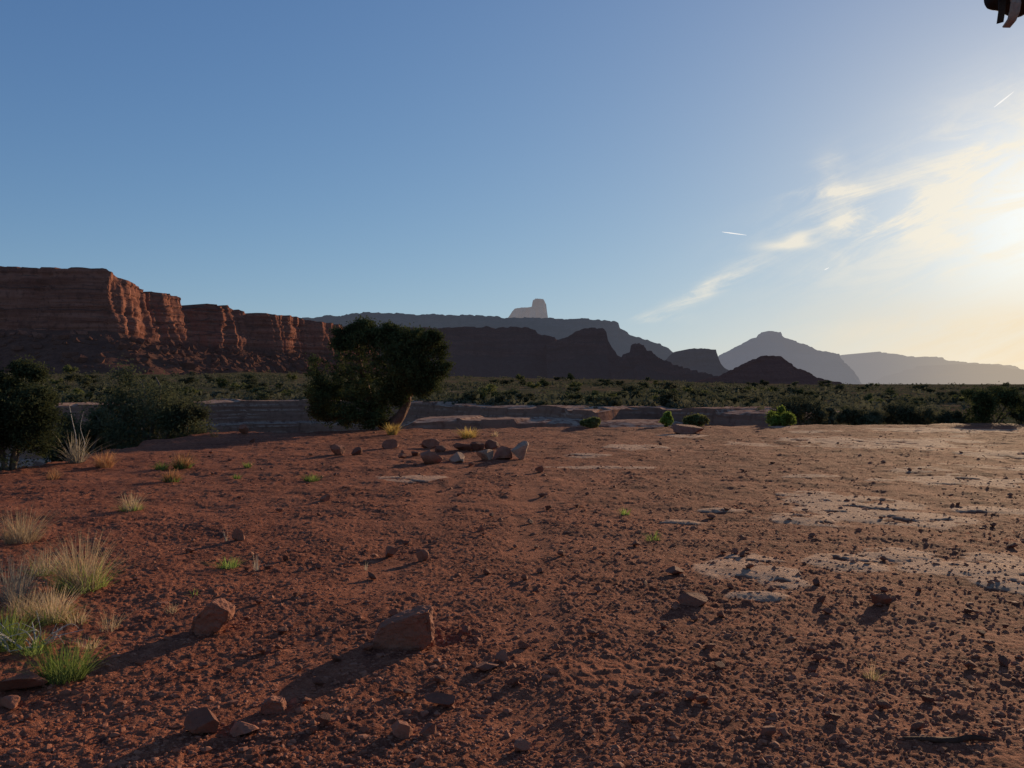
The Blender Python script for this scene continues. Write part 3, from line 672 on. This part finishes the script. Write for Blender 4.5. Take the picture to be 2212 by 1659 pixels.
d = rng.normal(size=(n, m_, 3)); d[..., 2] = np.abs(d[..., 2])*.7; p = np.stack([xq, Yq, zq], -1)[:, None]+d*sz[:, None, None]*.42
a = rng.normal(size=(n, m_, 3)); a /= np.linalg.norm(a, axis=2, keepdims=True); b = np.cross(a, rng.normal(size=(n, m_, 3))); b /= np.linalg.norm(b, axis=2, keepdims=True)
l = sz[:, None, None]*.26
VV = np.stack([p-a*l, p+b*l*.6, p+a*l, p-b*l*.6], 2).reshape(-1, 3)
L_FAR = mat_leaf('far_scrub_foliage', (.06, .066, .04), (.14, .135, .088), .3, .08)
tag(put('desert_scrub', VV, np.arange(len(VV)).reshape(-1, 4), L_FAR), 'low grey green scrub scattered over the flats as far as the mesas', 'scrub', kind='stuff')

def blades(n, w, h, r, lean=.6, bw=.004, rad=.35):
    a = r.uniform(0, 6.283, n); b0 = np.sqrt(r.random(n))*w*.5*rad
    base = np.stack([b0*np.cos(a), b0*np.sin(a), np.full(n, -.02)], -1)
    a2 = a+r.normal(size=n)*.6; ln = h*(.3+.8*r.random(n)**1.2); le = np.clip(np.abs(r.normal(size=n))*.75*lean+.1, 0, 1.5)*np.minimum(w/h, 2)*.5*(.4+.9*b0/(w*.5*rad))
    out = np.stack([np.cos(a2), np.sin(a2), np.zeros(n)], -1); side = np.stack([-np.sin(a2+r.normal(size=n)*.8), np.cos(a2), np.zeros(n)], -1)
    kk = r.normal(size=(n, 3))*ln[:, None]*.06
    lv = []
    for t, ww in ((0, 1.), (.4, .9), (.75, .6), (1., .2)):
        c = base+out*(ln*le*t**1.5)[:, None]+np.array([0, 0, 1.])*(ln*(t-.22*np.minimum(le, 1.2)*t*t))[:, None]+kk*t
        lv += [c-side*bw*ww/2, c+side*bw*ww/2]
    V = np.stack(lv, 1).reshape(-1, 3)
    o = np.arange(n)[:, None]*8; q = np.concatenate([o+np.array([2*k, 2*k+1, 2*k+3, 2*k+2]) for k in range(3)], 0)
    return V, q
def grass(px, py, w, h, kind, label, seed, n=150, cat='grass'):
    x, Y, z = at(px, py); W = w/F*Y; Hh = h/F*Y; r = np.random.default_rng(2000+seed); bw = max(.0026, Y*.0006)
    mats = {'dry': L_DRY, 'grey': L_GREY, 'green': L_GRN, 'rust': L_RUST, 'gold': L_GOLD}
    nm = 'grass_tuft'
    if '+' in kind:
        a, b = kind.split('+'); root = tag(empty(nm, (x, Y, z)), label, cat)
        put('dry_stems', *blades(n, W, Hh, r, 1., bw), mats[a], root)
        put('green_shoots', *blades(int(n*.75), W*.85, Hh*.55, r, 1., bw*1.3, .6), mats[b], root)
        return root
    return tag(put(nm, *blades(n, W, Hh, r, 1., bw*(1.4 if kind == 'green' else 1), .55 if kind == 'green' else .4), mats[kind], loc=(x, Y, z)), label, cat)
GR = [(46,1170,150,80,'dry','tan dry grass clump at the left edge above the largest bunchgrass',380),(176,1274,180,128,'dry+green','largest tan bunchgrass on the left with a green base',500),
 (30,1294,150,105,'grey','wispy grey grass at the left edge below the tan clump',260),(112,1340,150,86,'dry+green','tan and green bunchgrass in front of the largest bunchgrass',400),
 (52,1332,140,74,'dry','short dry grass between the grey wisps and the bright green tuft',260),(14,1400,120,92,'green','bright green tuft cut by the left edge',420),
 (140,1464,160,92,'green','wide bright green tuft, lowest of the plants on the left',520),(235,1360,84,58,'dry','thin dry wisp right of the left foreground grasses',70),
 (395,1012,62,38,'rust+green','bright green round tuft with rusty tops near the left rim',280),(370,1042,52,34,'rust+green','smaller green tuft just below the round rusty topped one',240),
 (350,1014,40,22,'green','faint green tuft left of the round rusty topped one',140),(225,1010,74,40,'rust','rust coloured dry tuft beside the grey yucca',300),
 (283,1104,74,46,'dry+green','pale tan tuft with a green foot on the dirt at left',170),(493,1227,58,30,'green','lone small green tuft on the dirt left of centre',180),
 (553,1235,26,48,'grey','thin upright dry sprig beside the lone green tuft',16),(673,1037,48,19,'green','low green tuft below the left end of the fire ring',150),
 (535,1012,22,16,'green','tiny green tuft between the rusty tuft and the fire ring, upper one',70),(512,1035,20,15,'green','tiny green tuft between the rusty tuft and the fire ring, lower one',70),
 (847,939,46,30,'gold','golden sunlit grass tuft at the foot of the juniper',220),(1013,945,64,26,'gold','golden sunlit grass tuft on the rim behind the fire ring',240),
 (1068,943,26,14,'dry','small pale tuft right of the golden rim tuft',70),(1350,1113,32,20,'green','small green tuft on the dirt right of the fire ring',50),
 (1410,1168,48,26,'green','sparse green tuft right of centre in the middle ground',50),(1885,1464,64,52,'dry+green','lone wispy tuft in the right foreground',46),
 (372,1324,46,30,'dry','small dry wisp above the leaning boulder',50),(115,1034,48,26,'rust','rust coloured tuft left of the grey yucca, lower down',160),
 (463,944,30,17,'rust','small rusty tuft on the rim left of the juniper',90),(490,1169,14,33,'grey','thin grey sprig left of the small upright stone',8),(420,1287,36,20,'green','tiny green sprig above and left of the leaning boulder',24),(790,1230,18,25,'grey','thin pale sprig left of the pair of stones',8),
 (95,1240,110,70,'dry+green','straw and green grass between the tan edge clump and the largest bunchgrass',130),(165,1348,100,46,'dry+green','short straw tuft just right of the tan and green bunchgrass',130),
 (72,1412,90,48,'green','low green tuft between the two bright green tufts',200),(190,1402,90,36,'dry','thin straw wisps above the lowest green tuft',80)]
for k, (px, py, w, h, kd, lab, n) in enumerate(GR): grass(px, py, w, h, kd, lab, k, n)
x, Y, z = at(163, 1000); yr = tag(empty('yucca', (x, Y, z)), 'grey spiky yucca with a tall bent dry stalk on the left rim', 'yucca'); r = np.random.default_rng(5)
put('spike_leaves', *blades(130, 120/F*Y, 70/F*Y, r, 1.1, .016, .25), L_GREY, yr)
s_ = Y/F
put('stalk', *tube([(0, 0, 0), (.02, 0, 45*s_), (-8*s_, .02, 90*s_), (-13*s_, 0, 122*s_), (-9*s_, 0, 130*s_)], [.012, .010, .008, .006, .004], 6, 1, .05), WOOD, yr, smooth=True)
put('stalk', *tube([(10*s_, .1, 0), (14*s_, .1, 40*s_), (4*s_, .12, 75*s_), (12*s_, .1, 110*s_)], [.008, .007, .005, .003], 6, 2, .05), WOOD, yr, smooth=True)
x, Y, z = at(85, 1388); dr = tag(empty('dead_branch', (x, Y, z)), 'bleached white dead twigs lying between the green tufts on the left', 'dead branch'); s_ = Y/F; r = np.random.default_rng(9)
for k in range(11):
    a = r.uniform(-1.1, 1.1); b = r.uniform(.2, 1.2); L_ = r.uniform(45, 85)*s_
    p0 = np.array([r.uniform(-25, 25)*s_, r.uniform(-.22, -.1), 0.]); d_ = np.array([math.sin(a), r.uniform(-.4, .4), b*.7]); d_ /= np.linalg.norm(d_)
    p1 = p0+d_*L_*.5+r.normal(size=3)*.02; p2 = p0+d_*L_+r.normal(size=3)*.03
    parts = [tube([p0, p1, p2], [.006, .0045, .002], 5, k)]
    for q_ in range(3):
        f = r.uniform(.3, .9); s0 = p0+(p2-p0)*f; parts.append(tube([s0, s0+d_*.04+r.normal(size=3)*.025, s0+d_*.08+r.normal(size=3)*.05], [.0035, .0025, .0015], 4, k+q_))
    put('twig', *join(parts), WOOD, dr, smooth=True)
# dark stick at the lower right
x, Y, z = at(2052, 1604); s_ = Y/F
tag(put('stick', *tube([(-98*s_, .02, .008), (-50*s_, .0, .012), (0, -.01, .010), (48*s_, .01, .014), (98*s_, .0, .008)], [.005, .010, .013, .011, .005], 8, 4, .25), STICK, loc=(x, Y, z), smooth=True), 'thin dark stick lying on the dirt near the bottom right corner', 'stick')

# ------------------------------------------------------------------ contrails
m, nt, out = newmat('contrail_glow')
e = nd(nt, 'ShaderNodeEmission', {'Strength': 1.}); e.inputs[0].default_value = (1, .97, .93, 1)  # sunlit white of the trails put in as emission
t = nd(nt, 'ShaderNodeBsdfTransparent'); mx = nd(nt, 'ShaderNodeMixShader', {0: .7}); st(mx.inputs[1], t.outputs[0]); st(mx.inputs[2], e.outputs[0]); st(out.inputs[0], mx.outputs[0])
for (a, b, w, lab) in (((2147,232),(2190,198),1.6,'bright slanting contrail high above the sun glow at the right'),((1560,501),(1613,508),1.1,'thin nearly level contrail left of the small bright cloud'),((1781,583),(1791,578),1.,'tiny short contrail low in the sky right of centre')):
    p0 = P(*a, 9000); p1 = P(*b, 9000); s_ = 9000/F
    V, q = tube([p0, p0*.67+p1*.33, p0*.33+p1*.67, p1], np.array([.3, w, w*.8, .2])*s_, 8, 1, 0.)
    c = V.mean(0); tag(put('contrail', V-c, q, m, loc=c, smooth=True), lab, 'contrail')

# ------------------------------------------------------------------ hanging bag corner with strap
SY = 1.1; b0 = P(2165, -60, SY)
bag = tag(empty('hanging_bag', b0), 'corner of a dark fabric bag with a short brown strap hanging at top right', 'bag')
MN = mat_rock('dark_nylon', (.018, .017, .016), (.03, .028, .026), (.012, .011, .011), 60, .001, .3)
MS = mat_rock('brown_webbing', (.30, .23, .18), (.38, .30, .23), (.2, .15, .12), 250, .0006, .2)
s_ = SY/F
V, Fc = ICO[5]; V = V.copy(); V = np.sign(V)*np.abs(V)**.75
fold = .09*np.sin(V[:, 0]*9+V[:, 2]*5)+.12*fbm(V[:, 0]*2.2, V[:, 2]*2.2+V[:, 1], 7, 4)
V = V*(1+fold*.5)[:, None]*np.array([78, 55, 84])*s_+np.array([45, 0, 0])*s_
put('fabric_body', V, Fc, MN, bag, smooth=True)
def webbing(pts, w, th, mat, name):
    pts = [(np.array([a-2165, 0, -(b+60)])*s_+np.array([0, dy, 0]), np.array(sd, float)) for a, b, dy, sd in pts]
    Vv = []; n = len(pts)
    c = np.array([p for p, _ in pts]); tg = np.gradient(c, axis=0)
    for i in range(n):
        sd = pts[i][1]/np.linalg.norm(pts[i][1]); nn = np.cross(tg[i]/np.linalg.norm(tg[i]), sd)
        for a, b in ((-1, -1), (1, -1), (1, 1), (-1, 1)): Vv.append(c[i]+sd*a*w*s_/2+nn*b*th*s_/2)
    q = []
    for i in range(n-1):
        for k in range(4): q.append([i*4+k, i*4+(k+1) % 4, i*4+4+(k+1) % 4, i*4+4+k])
    q += [[0, 1, 2, 3], [n*4-4, n*4-3, n*4-2, n*4-1]]
    put(name, np.array(Vv), np.array(q), mat, bag)
sd = (1, .25, .05)
webbing([(2152,-5,-.03,sd),(2155,14,-.036,sd),(2157,34,-.038,sd),(2156,52,-.036,sd),(2154,66,-.032,(1,.4,.1)),(2150,76,-.024,(1,.5,.2))], 24, 3, MS, 'strap')
webbing([(2133,5,-.03,sd),(2136,24,-.03,(1,-.3,.1)),(2139,42,-.026,(1,-.5,.1)),(2141,64,-.02,(1,-.6,.1))], 13, 3, MN, 'strap')
webbing([(2128,6,-.036,(1,0,0)),(2134,14,-.042,(1,0,0)),(2138,20,-.040,(1,0,0))], 26, 8, MN, 'buckle')
